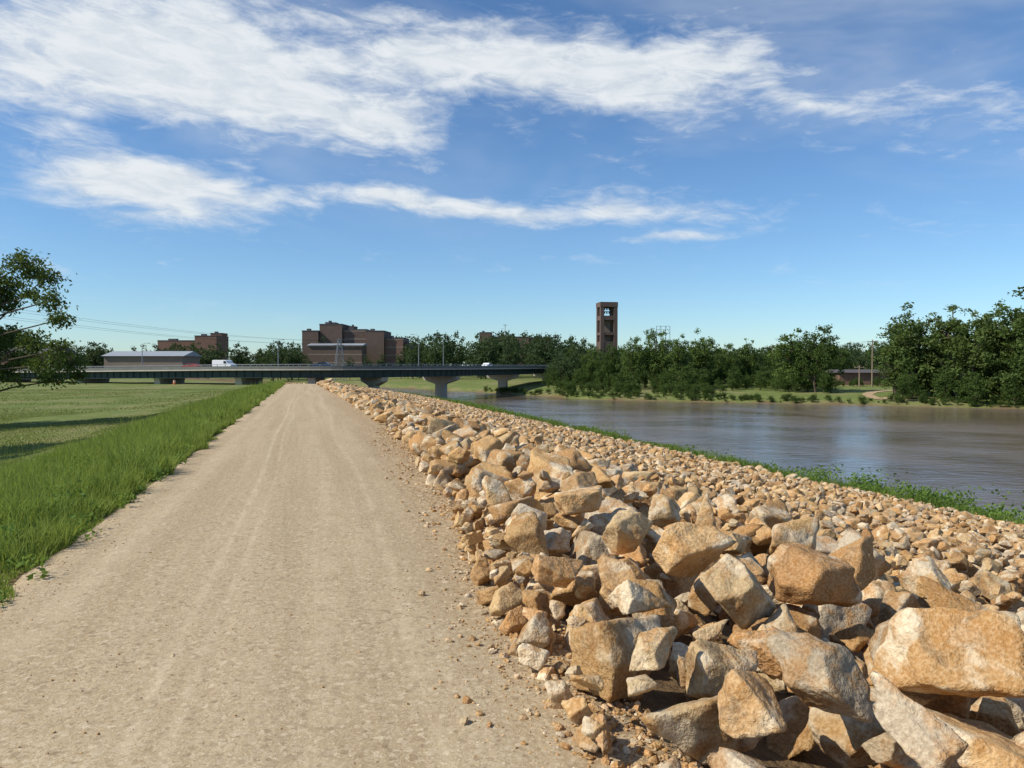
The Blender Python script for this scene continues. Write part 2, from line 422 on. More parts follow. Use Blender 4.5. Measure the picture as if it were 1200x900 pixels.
# loose gravel on the path
peb = []
for i in range(13000):
    y = 2.0 + 18*random.random()**1.5; s = random.random()
    if s < .86: x = float(Lx(y)) + .4 - abs(random.gauss(0, .34))
    elif s < .92: x = float(Ex(y)) + abs(random.gauss(0, .2))
    else: x = random.uniform(float(Ex(y)), float(Lx(y)))
    r = random.uniform(.004, .011) if random.random() < .86 or s > .86 else random.uniform(.011, .03)
    if s > .86: r *= .75
    z = 0.004 + .02*math.sin(math.pi*min(1, max(0, (x-float(Ex(y)))/(float(Lx(y))+.45-float(Ex(y))))))
    peb.append((random.randrange(NV), rotmat(random.gauss(0, .3), random.gauss(0, .3), random.uniform(0, 6.28)), r, np.array([x, y, z+r*.3]), random.random()))
merge_rocks('loose_gravel', peb, M_rock, lambda it: 2 if it[2] > .012 else 1)
# ---------------------------------------------------------------- foliage helpers
def blades(P, h, w, rnd, lean=.35):
    n = len(P); a = rng.uniform(0, 2*np.pi, n); d = np.stack([np.cos(a), np.sin(a), 0*a], 1)
    b = rng.uniform(0, 2*np.pi, n); g = np.stack([np.cos(b), np.sin(b), 0*b], 1)*(rng.uniform(.1, 1, n)*lean*h)[:, None]
    up = np.array([0, 0, 1.])
    v0 = P - d*w[:, None]/2; v1 = P + d*w[:, None]/2
    mid = P + up*(h*.6)[:, None] + g*.4; v2 = mid + d*(w*.35)[:, None]; v3 = mid - d*(w*.35)[:, None]
    tip = P + up*h[:, None] + g
    V = np.stack([v0, v1, v2, v3, tip], 1).reshape(-1, 3); i = np.arange(n)[:, None]*5
    return V, i + np.array([[0, 1, 2, 3]]), i + np.array([[3, 2, 4]]), np.repeat(rnd, 5)
def rand_unit(n):
    v = rng.normal(0, 1, (n, 3)); return v/np.linalg.norm(v, axis=1)[:, None]
def leaves(C, s, aspect=.55):
    n = len(C); a = rand_unit(n); b = np.cross(a, rand_unit(n)); b /= np.linalg.norm(b, axis=1)[:, None]
    s = np.broadcast_to(s, (n,))[:, None]
    V = np.stack([C - a*s, C + b*s*aspect, C + a*s, C - b*s*aspect], 1).reshape(-1, 3)
    return V, np.arange(n*4).reshape(-1, 4)
def tree_arrays(seed, w=.32, base=.12, ncl=75, per=80, leaf=.018, irreg=.3, cr=(.05, .1), limbs=24):
    r = np.random.default_rng(seed); zc, hh = (1+base)/2, (1-base)/2
    d = r.normal(0, 1, (ncl, 3)); d /= np.linalg.norm(d, axis=1)[:, None]
    rad = r.uniform(0, 1, ncl)**.45
    lump = np.array([1 + np.clip(irreg*mnoise.noise(Vector(q*1.7)+Vector((seed*3.7, 0, 0)))*1.6, -.5, .25) for q in d])
    C = d*rad[:, None]*lump[:, None]*np.array([w, w, hh])*.9
    C[:, 2] = zc + np.clip(C[:, 2], -hh, hh*1.02)
    C[:, 2] = base + (C[:, 2]-base)*(.97-base)/(C[:, 2].max()-base)
    C[:, 0] *= np.where(C[:, 2] > zc, 1, 1.08)
    mb = MB(); top = .8
    pts = [(0.02*math.sin(i*1.3+seed), .02*math.cos(i*1.7+seed)-.02*math.cos(seed), top*i/6) for i in range(7)]; pts[0] = (0, 0, -.02)
    mb.tube(pts, [.020*(1-.12*i) for i in range(7)], 7)
    for c in C[:limbs]:
        h0 = max(.1, c[2]*random.uniform(.35, .65)); p0 = Vector((0, 0, min(h0, .75)))
        p2 = Vector(c); p1 = (p0+p2)/2 + Vector((0, 0, .03)); mb.tube([p0, p1, p2], [.009, .006, .002], 4)
    R = r.uniform(cr[0], cr[1], ncl)*np.where(C[:, 2] > .8, .75, 1); n = (per*(R/R.mean())**2).astype(int)
    ctr = np.repeat(C, n, 0); rr = np.repeat(R, n)
    spread = np.where(rng.uniform(0, 1, len(ctr)) < .25, 1.5, 1.0)
    dd = rand_unit(len(ctr))*((rng.uniform(0, 1, len(ctr))**.5)*spread)[:, None]*rr[:, None]*np.array([1, 1, .8])
    LP = ctr + dd
    LV, LF = leaves(LP, leaf*rng.uniform(.6, 1.2, len(LP)))
    tone = np.repeat(r.uniform(0, .65, ncl), n) + rng.uniform(0, .35, len(LP))
    TV = np.array([tuple(v) for v in mb.V]); TQ = np.array(mb.Q)
    V = np.concatenate([TV, LV]); F = np.concatenate([TQ, LF+len(TV)])
    mi = np.concatenate([np.zeros(len(TQ)), np.ones(len(LF))]); rn = np.concatenate([np.zeros(len(TV)), np.repeat(tone, 4)])
    return V, F, mi, rn
variants = []
for i, kw in enumerate([dict(seed=1, w=.34, base=.10, ncl=110, per=75), dict(seed=2, w=.25, base=.04, ncl=110, per=60, irreg=.7, cr=(.035, .08)), dict(seed=3, w=.42, base=.10, ncl=140, per=70),
                        dict(seed=4, w=.19, base=.05, ncl=90, per=58, irreg=.8, leaf=.014, cr=(.03, .065)), dict(seed=5, w=.32, base=.02, ncl=120, per=70, irreg=.6), dict(seed=6, w=.27, base=.08, ncl=90, irreg=.9, per=60, leaf=.016, cr=(.035, .075))]):
    variants.append(tree_arrays(**kw))
def Pw(px, Y): return (px-600)/900*Y
def Zw(py, Y): return CAMH - (py-430)/900*Y
vmesh = {}
def put_tree(px, ytop, Yd, vi, mat=M_leafA, wx=1.0, name='deciduous_tree'):
    X = Pw(px, Yd); g = hgt(X, Yd); Ht = Zw(ytop, Yd) - g
    key = (vi, mat.name)
    if key not in vmesh:
        V, F, mi, rn = variants[vi]
        o = make_mesh(name, V, F, [M_bark, mat], midx=mi, rnd=rn); vmesh[key] = o.data
    else:
        o = bpy.data.objects.new(name, vmesh[key]); link(o)
    o.location = (X, Yd, g); o.scale = (Ht*wx, Ht*wx, Ht); o.rotation_euler = (0, 0, random.uniform(0, 6.28)); return o
TL = [(655,418,262,0,1.),(672,404,240,4,.9),(694,408,225,0,.8),(716,401,215,4,.8),(742,396,205,2,.75),(770,386,205,0,.8),(797,392,200,5,1.),(824,386,205,1,1.),(850,404,212,2,.8),
      (878,396,215,4,.85),(905,405,215,5,1.1),(930,385,184,5,1.3),(956,383,180,2,.9),(984,404,232,4,1.),(1032,400,236,0,1.)]
for (px, yt, Yd, vi, wx) in TL: put_tree(px, yt, Yd, vi, M_leafA, wx)
for (px, yt, Yd, vi, wx) in [(1050,366,168,3,1.4),(1071,357,160,1,1.05),(1092,378,165,5,1.0),(1118,356,155,3,1.5),(1138,366,152,5,1.2),(1159,355,158,1,1.),(1176,372,150,4,.85),
      (1198,340,146,1,1.25),(1215,356,141,5,1.2),(1235,345,146,2,.8),(1275,352,140,1,1.3),(1320,352,134,4,1.),(1370,354,128,2,1.)]:
    put_tree(px, yt, Yd, vi, M_leafB, wx, 'cottonwood_tree')
# distant tree masses (one object)
lowv = [tree_arrays(seed=20+i, w=.36, base=.0, ncl=60, per=26, leaf=.032, irreg=.4, cr=(.07, .12), limbs=3) for i in range(4)]
def tree_mass(name, spots, mat):
    Vs, Fs, mi, rn = [], [], [], []; n = 0
    for (x, y, h, wx) in spots:
        V, F, m_, r_ = lowv[random.randrange(4)]; a = random.uniform(0, 6.28)
        R = np.array([[math.cos(a), -math.sin(a), 0], [math.sin(a), math.cos(a), 0], [0, 0, 1]])
        W = (V @ R.T)*np.array([h*wx, h*wx, h]) + np.array([x, y, hgt(x, y)])
        Vs.append(W); Fs.append(F+n); mi.append(m_); rn.append(np.clip(r_*.7+random.uniform(0, .3), 0, 1)); n += len(W)
    make_mesh(name, np.concatenate(Vs), np.concatenate(Fs), [M_bark, mat], midx=np.concatenate(mi), rnd=np.concatenate(rn))
spots = []
prof_x = [-400, 60, 100, 130, 200, 260, 300, 340, 480, 500, 560, 600, 670, 700, 800, 900, 1050, 1600]
prof_y = [395, 398, 402, 409, 405, 406, 404, 401, 396, 392, 394, 391, 398, 408, 404, 406, 404, 400]
for i in range(340):
    px = random.uniform(-350, 1550); Yd = random.uniform(300, 430)
    if 345 < px < 485 and Yd < 395: Yd = random.uniform(440, 520)
    if 110 < px < 225 and Yd < 330: Yd = 360
    X = Pw(px, Yd); g = hgt(X, Yd)
    if g < -5: continue
    yt = np.interp(px, prof_x, prof_y) + random.uniform(-4, 9)
    spots.append((X, Yd, Zw(yt, Yd)-g, random.uniform(.7, 1.2)))
for i in range(200):
    px = random.uniform(-800, 2000); Yd = random.uniform(600, 900); X = Pw(px, Yd)
    spots.append((X, Yd, Zw(random.uniform(405, 415), Yd)+2.4, random.uniform(1.2, 2)))
for px, py in [(484,402),(492,396),(505,397),(470,412),(350,408),(338,402),(326,400),(360,418),(432,416),(446,414),(410,419),(380,420),(628,392),(648,396),(600,396),(575,395)]:
    Yd = random.uniform(330, 345); X = Pw(px, Yd); g = hgt(X, Yd); spots.append((X, Yd, Zw(py, Yd)-g, .7))
for i in range(75):
    px = random.uniform(640, 1060); Yd = random.uniform(228, 262); X = Pw(px, Yd); g = hgt(X, Yd)
    if g < -5.2: continue
    spots.append((X, Yd, Zw(random.uniform(406, 420), Yd)-g, random.uniform(.7, 1.1)))
tree_mass('distant_tree_line', spots, M_leafD)
sh = []
for i in range(80):
    px = random.uniform(640, 860); X = Pw(px, 200); Yd = float(np.interp(X, FBX, FBY)) + random.uniform(22, 60); X = Pw(px, Yd)
    sh.append((X, Yd, random.uniform(2.5, 6.5), random.uniform(.7, 1.2)))
for i in range(90):
    px = random.uniform(850, 1045); X = Pw(px, 210); Yd = float(np.interp(X, FBX, FBY)) + random.uniform(32, 62); X = Pw(px, Yd)
    if 975 < px: continue
    sh.append((X, Yd, random.uniform(2.5, 6.), random.uniform(.7, 1.3)))
for i in range(22):
    px = random.uniform(975, 1048); Yd = random.uniform(203, 212); sh.append((Pw(px, Yd), Yd, random.uniform(1.0, 2.8), random.uniform(.9, 1.5)))
for i in range(130):
    px = random.uniform(1050, 1420); X = Pw(px, 150); Yd = float(np.interp(X, FBX, FBY)) + random.uniform(3, 28); X = Pw(px, Yd)
    sh.append((X, Yd, random.uniform(2.5, 7.), random.uniform(.6, 1.1)))
for i in range(60):
    px = random.uniform(655, 850); X = Pw(px, 190); Yd = float(np.interp(X, FBX, FBY)) + random.uniform(5, 20); X = Pw(px, Yd)
    sh.append((X, Yd, random.uniform(1.2, 3.5), random.uniform(1., 1.6)))
for i in range(260):   # scrub along the waterline
    X = random.uniform(-8, 110); Yd = float(np.interp(X, FBX, FBY)) + random.uniform(.6, 5)
    sh.append((X, Yd, random.uniform(.4, 1.6), random.uniform(1., 2.)))
tree_mass('riverbank_shrubs', sh, M_leafA)
# ---------------------------------------------------------------- near left tree
def near_tree(name, base, clumps, leafs, perm3, leafmat, trunk_top, rtr=.25):
    mb = MB(); bx, by = base; bz = hgt(bx, by); tp = Vector(trunk_top)
    pts = [Vector((bx, by, bz-.1)).lerp(tp, i/6) + Vector((.15*math.sin(i*1.5), .1*math.cos(i), 0))*(i > 0) for i in range(7)]
    mb.tube(pts, [rtr*(1-.11*i) for i in range(7)], 9)
    allP, tone = [], []
    for (cx, cy, cz, R, dens) in clumps:
        c = Vector((cx, cy, cz)); s = pts[random.randint(2, 6)]
        if s.z > c.z: s = pts[max(1, min(6, int((c.z-bz)/(tp.z-bz)*5)))]
        md = s.lerp(c, .5) + Vector((random.uniform(-.2, .2), random.uniform(-.2, .2), .25))
        mb.tube([s, md, c], [.09, .05, .025], 6)
        nt = int(12 + 14*R*R)
        for j in range(nt):
            d = Vector(rand_unit(1)[0])*R*random.uniform(.5, 1.0); d.z *= .75
            e = c + d; st = c + d*.1
            mb.tube([st, st.lerp(e, .5)+Vector((0, 0, .06)), e], [.02, .012, .004], 4)
            k = int(perm3*dens/nt*R*R*R) + 14
            q = rng.normal(0, .24*min(1, R+.2), (k, 3))*np.array([1, 1, .7]) + np.array(st.lerp(e, random.uniform(.6, 1)))
            allP.append(q); tone.append(np.full(k, random.uniform(0, .6)))
    P = np.concatenate(allP); tn = np.concatenate(tone) + rng.uniform(0, .4, len(P))
    LV, LF = leaves(P, leafs*rng.uniform(.6, 1.3, len(P)), .5)
    TV = np.array([tuple(v) for v in mb.V]); TQ = np.array(mb.Q)
    make_mesh(name, np.concatenate([TV, LV]), np.concatenate([TQ, LF+len(TV)]), [M_bark, leafmat],
              midx=np.concatenate([np.zeros(len(TQ)), np.ones(len(LF))]), rnd=np.concatenate([np.zeros(len(TV)), np.repeat(tn, 4)]))
cl = []
for (px, py, rp, dn) in [(30,312,24,.7),(55,325,20,.7),(15,335,20,.5),(62,352,18,.6),(38,345,12,.4),(74,374,14,.5),(0,352,26,.7),(-30,330,40,.9),(-70,350,45,1),
                         (10,397,26,1.1),(40,402,20,.9),(-20,400,35,1.2),(70,410,17,.9),(84,427,15,.8),(55,428,20,1),(25,425,22,1),(92,442,11,.8),(62,444,14,.7),(5,440,20,.9),(-60,420,45,1),(-110,390,50,1),(-100,330,40,1),(-60,300,35,.8),(-140,430,45,.9)]:
    Yd = 44 + random.uniform(-2, 2.5); cl.append((Pw(px, Yd), Yd, Zw(py, Yd), rp/900*Yd, dn))
near_tree('shade_tree', (Pw(-75, 44), 44), cl, .11, 420, M_leafB, (Pw(-45, 44), 44, Zw(335, 44)))
cl = []
for i in range(22):
    d = rand_unit(1)[0]; cl.append((-27+d[0]*3, 26+d[1]*3., 4.6+d[2]*2.4, random.uniform(1, 1.5), .5))
near_tree('shade_tree', (-27, 26), cl, .13, 200, M_leafA, (-27, 26, 6))
# ---------------------------------------------------------------- grass
def grass_obj(name, samples, mat):
    Vs, Q, Tt, R = [], [], [], []; n = 0
    for (P, h, w, lean) in samples:
        V, q, t_, r = blades(P, h, w, rng.uniform(0, 1, len(P)), lean)
        Vs.append(V); Q.append(q+n); Tt.append(t_+n); R.append(r); n += len(V)
    print(name, n//5)
    make_mesh(name, np.concatenate(Vs), [np.concatenate(Q), np.concatenate(Tt)], [mat], rnd=np.concatenate(R))
def patchn(x, y, s): return np.array([mnoise.noise(Vector((a*s, b*s, 3.))) for a, b in zip(x, y)])
S = []
for (ya, yb, n, w0, lmax) in [(2, 10, 42000, .010, 5), (10, 20, 46000, .014, 5.2), (20, 40, 42000, .026, 5.4), (40, 78, 30000, .05, 5.6)]:
    y = rng.uniform(ya, yb, n); l = np.abs(rng.uniform(-.02, 1, n))**1.15*lmax
    x = Ex(y) - l + .12 + .3*patchn(y, y*0, 1.1)+.15*patchn(y, y*0+7, 3.1); k = x > -.667*y - 3.0; x, y, l = x[k], y[k], l[k]
    pn = patchn(x, y, .9)+.5*patchn(x, y, 3.); z = height(x, y) - .02
    h = (.13 + .19*np.clip(l/.8, 0, 1) + .24*pn)*rng.uniform(.5, 1.3, len(x)); h = np.clip(h*np.interp(l, [0, 3.8, 5.5], [1, 1, .4]), .04, .6)
    S.append((np.stack([x, y, z], 1), h, w0*rng.uniform(.6, 1.5, len(x)), .8))
    m = rng.uniform(0, 1, len(x)) < .015
    S.append((np.stack([x, y, z], 1)[m], h[m]*1.7+.1, np.full(m.sum(), w0*.7), .25))
grass_obj('tall_grass', S, M_grass)
S = []
for (ya, yb, n, w0) in [(12, 30, 40000, .02), (30, 60, 60000, .035), (60, 130, 50000, .08)]:
    y = rng.uniform(ya, yb, n); l = rng.uniform(4.3, .42*yb+4, n); x = Ex(y)-l; k = x > -.667*y-4; x, y = x[k], y[k]
    z = height(x, y)-.01; h = (.06+.05*patchn(x, y, .3))*rng.uniform(.6, 1.5, len(x)); h = np.clip(h, .02, .2)
    S.append((np.stack([x, y, z], 1), h, w0*rng.uniform(.6, 1.3, len(x)), .8))
grass_obj('mown_grass', S, M_dry)
S = []
for (ya, yb, n, w0) in [(0, 35, 26000, .028), (35, 70, 20000, .05), (70, 150, 16000, .1)]:
    y = rng.uniform(ya, yb, n); t_ = rng.uniform(18.6, 23.8, n); x = Lx(y)+t_ + patchn(y, y*0, .35)*1.2; z = height(x, y)-.05
    h = (.52+.3*patchn(x, y, .45))*rng.uniform(.5, 1.4, n); h = np.clip(h, .1, 1.)
    S.append((np.stack([x, y, z], 1), h, w0*rng.uniform(.6, 1.4, n), .6))
grass_obj('riverbank_grass', S, M_grass)
def weeds(name, spots, leaf):
    P, rn = [], []
    for (x, y, z, r, h, n) in spots:
        q = rng.uniform(-1, 1, (n, 3))*np.array([r, r, h/2]); q[:, :2] *= (1 - .4*np.abs(q[:, 2:3])/max(h, .01))
        P.append(q + np.array([x, y, z+h/2])); rn.append(np.full(n, random.random()*.6))
    P = np.concatenate(P); rn = np.concatenate(rn)+rng.uniform(0, .4, len(P)); V, F = leaves(P, leaf*rng.uniform(.5, 1.3, len(P)), .6)
    make_mesh(name, V, F, [M_weed], rnd=np.repeat(rn, 4))
sp = []
for i in range(700):
    y = random.uniform(3.5, 50) if i % 2 else random.uniform(4, 14); l = random.uniform(-.2, 4.4); x = float(Ex(y))-l
    if x < -.667*y-2: continue
    q_ = .6 if l < .15 else 1
    sp.append((x, y, hgt(x, y), random.uniform(.06, .22)*q_, random.uniform(.10, .36)*q_, int(55*q_)))
weeds('roadside_weeds', sp, .026)
sp = []
for i in range(340):
    y = random.uniform(10, 110); t_ = random.uniform(18.9, 23.5); x = float(Lx(y))+t_
    k = 1.0 + (random.random() < .12)*.8
    sp.append((x, y, hgt(x, y)-.05, random.uniform(.3, .7)*k, random.uniform(.4, .9)*k, 130))
for i in range(60):
    y = random.uniform(19, 34); x = float(Lx(y))+random.uniform(19.5, 23.5)
    sp.append((x, y, hgt(x, y)-.05, random.uniform(.3, .6), random.uniform(.7, 1.25), 220))
weeds('riverbank_weeds', sp, .065)
# ---------------------------------------------------------------- bridge
ctrl = np.array([(-300,262),(-220,232),(-133,198),(-85,178),(-52,166),(-34,164),(-17,184),(-2.5,228),(16,287),(45,372),(75,460)], float)
cum = np.concatenate([[0], np.cumsum(np.linalg.norm(np.diff(ctrl, axis=0), axis=1))])
ss = np.arange(0, cum[-1], 2.)
bx = np.interp(ss, cum, ctrl[:, 0]); byy = np.interp(ss, cum, ctrl[:, 1])
ker = np.exp(-np.linspace(-2, 2, 21)**2); ker /= ker.sum()
bx = np.convolve(np.pad(bx, 10, 'reflect', reflect_type='odd'), ker, 'valid'); byy = np.convolve(np.pad(byy, 10, 'reflect', reflect_type='odd'), ker, 'valid')
tan = np.stack([np.gradient(bx), np.gradient(byy)], 1); tan /= np.linalg.norm(tan, axis=1)[:, None]
nrm = np.stack([tan[:, 1], -tan[:, 0]], 1)
boff = np.interp(bx, [-220, -133, -60, -30, 0, 30], [-1.1, -.9, -.1, 0, .05, .1])
bridge = empty('highway_bridge')
def sweep(name, prof, mat):
    prof = np.array(prof); k = len(prof); n = len(bx)
    V = np.zeros((n, k, 3)); V[..., 0] = bx[:, None]+nrm[:, :1]*prof[None, :, 0]; V[..., 1] = byy[:, None]+nrm[:, 1:]*prof[None, :, 0]; V[..., 2] = boff[:, None]+prof[None, :, 1]
    i = np.arange(n-1)[:, None]*k; j = np.arange(k)[None]; j2 = (j+1) % k
    F = np.stack([i+j, i+j2, i+k+j2, i+k+j], -1).reshape(-1, 4)
    make_mesh(name, V, F, [mat], parent=bridge)
sweep('deck_slab', [(5.6, .95), (5.6, 1.2), (-5.6, 1.2), (-5.6, .95)], M_conc)
sweep('road_surface', [(5.0, 1.205), (5.0, 1.215), (-5.0, 1.215), (-5.0, 1.205)], M_asph)
for sgn, nm in ((1, 'a'), (-1, 'b')):
    o1, o2 = (5.15, 5.5) if sgn > 0 else (-5.5, -5.15)
    sweep('parapet_'+nm, [(o2, 1.22), (o2, 1.85), (o1, 1.85), (o1, 1.22)], M_concd)
    sweep('handrail_'+nm, [((o1+o2)/2+.05, 2.18), ((o1+o2)/2+.05, 2.26), ((o1+o2)/2-.05, 2.26), ((o1+o2)/2-.05, 2.18)], M_steel)
for g in (-4.4, -1.5, 1.5, 4.4):
    sweep('girder', [(g+.1, -.55), (g+.1, .93), (g-.1, .93), (g-.1, -.55)], M_girder)
    sweep('girder_flange', [(g+.35, -.64), (g+.35, -.56), (g-.35, -.56), (g-.35, -.64)], M_girder)
mb = MB()
for i in range(0, len(bx)):
    for sgn in (1, -1):
        c = np.array([bx[i], byy[i]])+nrm[i]*5.32*sgn; mb.box(c[0]-.05, c[0]+.05, c[1]-.05, c[1]+.05, 1.85+boff[i], 2.18+boff[i])
mb.obj('handrail_posts', [M_steel], bridge)
mb = MB()   # vertical web stiffeners on the outer girder
for i in range(0, len(bx), 1):
    c = np.array([bx[i], byy[i]])+nrm[i]*4.6; mb.box(c[0]-.05, c[0]+.05, c[1]-.08, c[1]+.08, -.54+boff[i], .93+boff[i])
mb.obj('web_stiffeners', [M_girder], bridge)
def pier_at(px, width=2.6):
    pxs = 600+900*bx/byy; m = (byy < 330) & (bx > -300)
    i = np.argmin(np.where(m, np.abs(pxs-px), 1e9)); c = np.array([bx[i], byy[i]]); n, tt = nrm[i], tan[i]
    g = min(hgt(*c), -2.5)-1.0; zt = -.66+boff[i]
    mb = MB()
    def sec(z, hw, ht):
        return [(c[0]+n[0]*a*hw+tt[0]*b*ht, c[1]+n[1]*a*hw+tt[1]*b*ht, z) for a, b in ((-1,-1),(1,-1),(1,1),(-1,1))]
    lv = [(g, 1.3, .7), (zt-1.9, 1.3, .7), (zt-.9, 4.6, .75), (zt, 5.0, .75)] if zt-2.2 > g+1.0 else [(g, 3.5, .8), (zt-.3, 3.8, .8), (zt, 4., .85)]
    V = []; Q = []
    for (z, hw, ht) in lv: V += sec(z, hw, ht)
    for a in range(len(lv)-1):
        for b in range(4): Q.append((a*4+b, a*4+(b+1) % 4, a*4+4+(b+1) % 4, a*4+4+b))
    Q += [(3, 2, 1, 0), tuple(len(V)-4+q for q in range(4))]
    mb.add(V, Q); mb.obj('pier', [M_conc], bridge)
for px in (20, 110, 200, 290, 375, 435, 515, 590, 640): pier_at(px)
def on_bridge(px, off=0, lim=330):
    pxs = 600+900*bx/byy; i = np.argmin(np.where(byy < lim, np.abs(pxs-px), 1e9))
    return bx[i]+nrm[i][0]*off, byy[i]+nrm[i][1]*off, boff[i]+1.215, math.atan2(tan[i][1], tan[i][0])
def street_lamp(px, off, h=8.5):
    x, y, z, a = on_bridge(px, off); e = empty('street_lamp', (x, y, z), a)
    mb = MB(); mb.tube([(0,0,0),(0,0,h*.5),(0,0,h)], [.11,.09,.06], 8); mb.tube([(0,0,h-.1),(0,.8,h+.25),(0,1.9,h+.35)], [.05,.04,.03], 6); mb.obj('pole', [M_steel], e)
    mb = MB(); mb.box(-.14,.14,1.7,2.4,h+.26,h+.38); mb.obj('lamp_head', [M_steel], e)
for px in (143, 310, 513, 543): street_lamp(px, -5.3, 6.3 if px < 400 else 8.)
def vehicle(name, px, off, paint, kind='car'):
    x, y, z, a = on_bridge(px, off); e = empty(name, (x, y, z), a)
    L_, W = (4.5, 1.8) if kind == 'car' else (5.2, 2.1)
    prof = [(-2.2,.35),(-2.25,.75),(-1.9,.95),(-1.3,1.0),(-.7,1.42),(.7,1.45),(1.45,1.0),(2.1,.85),(2.25,.6),(2.2,.35)] if kind == 'car' else \
           [(-2.6,.4),(-2.65,1.9),(-2.5,2.05),(.8,2.05),(1.1,1.9),(1.6,1.25),(2.4,1.1),(2.5,.9),(2.45,.4)]
    bm = bmesh.new(); lo = [bm.verts.new((p[0], -W/2, p[1])) for p in prof]; hi = [bm.verts.new((p[0], W/2, p[1])) for p in prof]
    bm.faces.new(lo); bm.faces.new(hi[::-1]); k = len(prof)
    for i in range(k): bm.faces.new((lo[i], lo[(i+1) % k], hi[(i+1) % k], hi[i])[::-1])
    bmesh.ops.recalc_face_normals(bm, faces=bm.faces); bmesh.ops.bevel(bm, geom=bm.edges[:], offset=.07, segments=2, affect='EDGES')
    me = bpy.data.meshes.new('body'); bm.to_mesh(me); bm.free(); me.materials.append(paint); o = link(bpy.data.objects.new('body', me)); o.parent = e
    mb = MB()
    if kind == 'car':
        for s in (-1, 1): mb.add([(-1.1,s*(W/2+.01),1.02),(1.2,s*(W/2+.01),1.02),(.65,s*(W/2+.01),1.36),(-.62,s*(W/2+.01),1.34)], [(0,1,2,3)])
    else:
        for s in (-1, 1): mb.add([(.5,s*(W/2+.01),1.25),(1.4,s*(W/2+.01),1.25),(1.0,s*(W/2+.01),1.85),(.5,s*(W/2+.01),1.85)], [(0,1,2,3)])
    mb.obj('side_windows', [M_glass], e)
    mb = MB()
    for wx in (-L_*.31, L_*.31):
        for s in (-1, 1): mb.tube([(wx, s*W/2-.12, .34), (wx, s*W/2-.11, .34), (wx, s*W/2+.09, .34), (wx, s*W/2+.1, .34)], [.01, .34, .34, .01], 16)
    mb.obj('wheels', [M_rubber], e)
vehicle('delivery_van', 268, 0.5, M_white, 'van'); vehicle('car', 385, 2.6, M_dkblue); vehicle('car', 215, -2.6, M_red); vehicle('car', 560, 2.4, M_white)
# ---------------------------------------------------------------- buildings
def block(e, x0, x1, y0, y1, z0, z1, floors, bays, wall, roof=M_roofd, gable=0, band=.5, spandrel=None):
    g = MB(); g.box(x0+.35, x1-.35, y0+.35, y1-.35, z0, z1-.05); g.obj('windows', [M_glass], e)
    wl = MB(); fh = (z1-z0)/floors; sp_ = MB()
    for f in range(floors+1):
        zz0 = z0+f*fh-fh*band/2; zz1 = zz0+fh*band
        if f == 0: zz0 = z0
        if f == floors: zz1 = z1; 
        wl.box(x0, x1, y0, y1, zz0, zz1)
        if spandrel and 0 < f: sp_.box(x0-.06, x1+.06, y0-.06, y1+.06, zz0+.1, min(zz0+.75, zz1-.05))
    for ax in range(bays+1):
        xx = x0+(x1-x0)*ax/bays; pw = (x1-x0)/bays*.17
        a, b = max(x0+.003, xx-pw), min(x1-.003, xx+pw)
        wl.box(a, b, y0+.004, y1-.004, z0+.01, z1-.01)
    nb = max(2, int((y1-y0)/((x1-x0)/bays)))
    for ay in range(nb+1):
        yy = y0+(y1-y0)*ay/nb; pw = (y1-y0)/nb*.17
        wl.box(x0+.006, x1-.006, max(y0+.007, yy-pw), min(y1-.007, yy+pw), z0+.02, z1-.02)
    wl.obj('brick_walls', [wall], e)
    if spandrel: sp_.obj('stone_bands', [spandrel], e)
    r = MB()
    if gable:
        ym = (y0+y1)/2; o = .8
        r.add([(x0-o,y0-o,z1+.01),(x1+o,y0-o,z1+.01),(x1+o,y1+o,z1+.01),(x0-o,y1+o,z1+.01),(x0-o,ym,z1+gable),(x1+o,ym,z1+gable)],
              [(0,1,5,4),(2,3,4,5),(0,3,2,1)], [(0,4,3),(1,2,5)])
    else:
        r.box(x0-.15, x1+.15, y0-.15, y1+.15, z1+.003, z1+.45)
        r.box(x0+(x1-x0)*.2, x0+(x1-x0)*.4, y0+3, y0+6, z1+.46, z1+1.5)
    r.obj('roof', [roof], e)
def bl(e0, Yd, px0, px1, ytop, depth, z0, floors, bays, wall, dy=0, roof=M_roofd, gable=0, band=.5, sp=None):
    x0, x1 = Pw(px0, Yd), Pw(px1, Yd); block(e0, x0, x1, Yd+dy, Yd+dy+depth, z0, Zw(ytop, Yd)-gable, floors, bays, wall, roof, gable, band, sp)
e = empty('brick_office_building')
Yd = 400
bl(e, Yd, 353, 372, 388, 22, -4, 6, 3, M_brick, 2, band=.5)
bl(e, Yd, 372.5, 399, 380, 26, -4, 7, 4, M_brick, 4, band=.5)
bl(e, Yd, 399.5, 427, 386, 24, -4, 6, 4, M_brick, 6, band=.5, sp=M_brick3)
bl(e, Yd, 427.5, 449, 388, 24, -4, 6, 3, M_brick, 3, band=.5)
bl(e, Yd, 449.5, 471, 396, 24, -4, 5, 3, M_brick2, 5, band=.5, sp=M_brick3)
bl(e, Yd, 471.5, 480, 402, 24, -4, 5, 2, M_brick, 7)
bl(e, Yd, 376, 388, 377.5, 8, 22, 1, 2, M_brick3, 10)
bl(e, Yd, 404, 411, 382, 6, 18, 1, 2, M_brick, 12)
bl(e, 385, 362, 424, 402, 13, -4, 4, 9, M_brick, 0, M_roof, 1.2, .45, M_brick3)
e = empty('long_school_building'); bl(e, 285, 122, 214, 411, 16, -3, 2, 14, M_brick3, 0, M_roof, 2.0)
e = empty('brick_house'); bl(e, 270, 2, 62, 404, 14, -3, 2, 8, M_brick2, 0, M_roofd, 3.0)
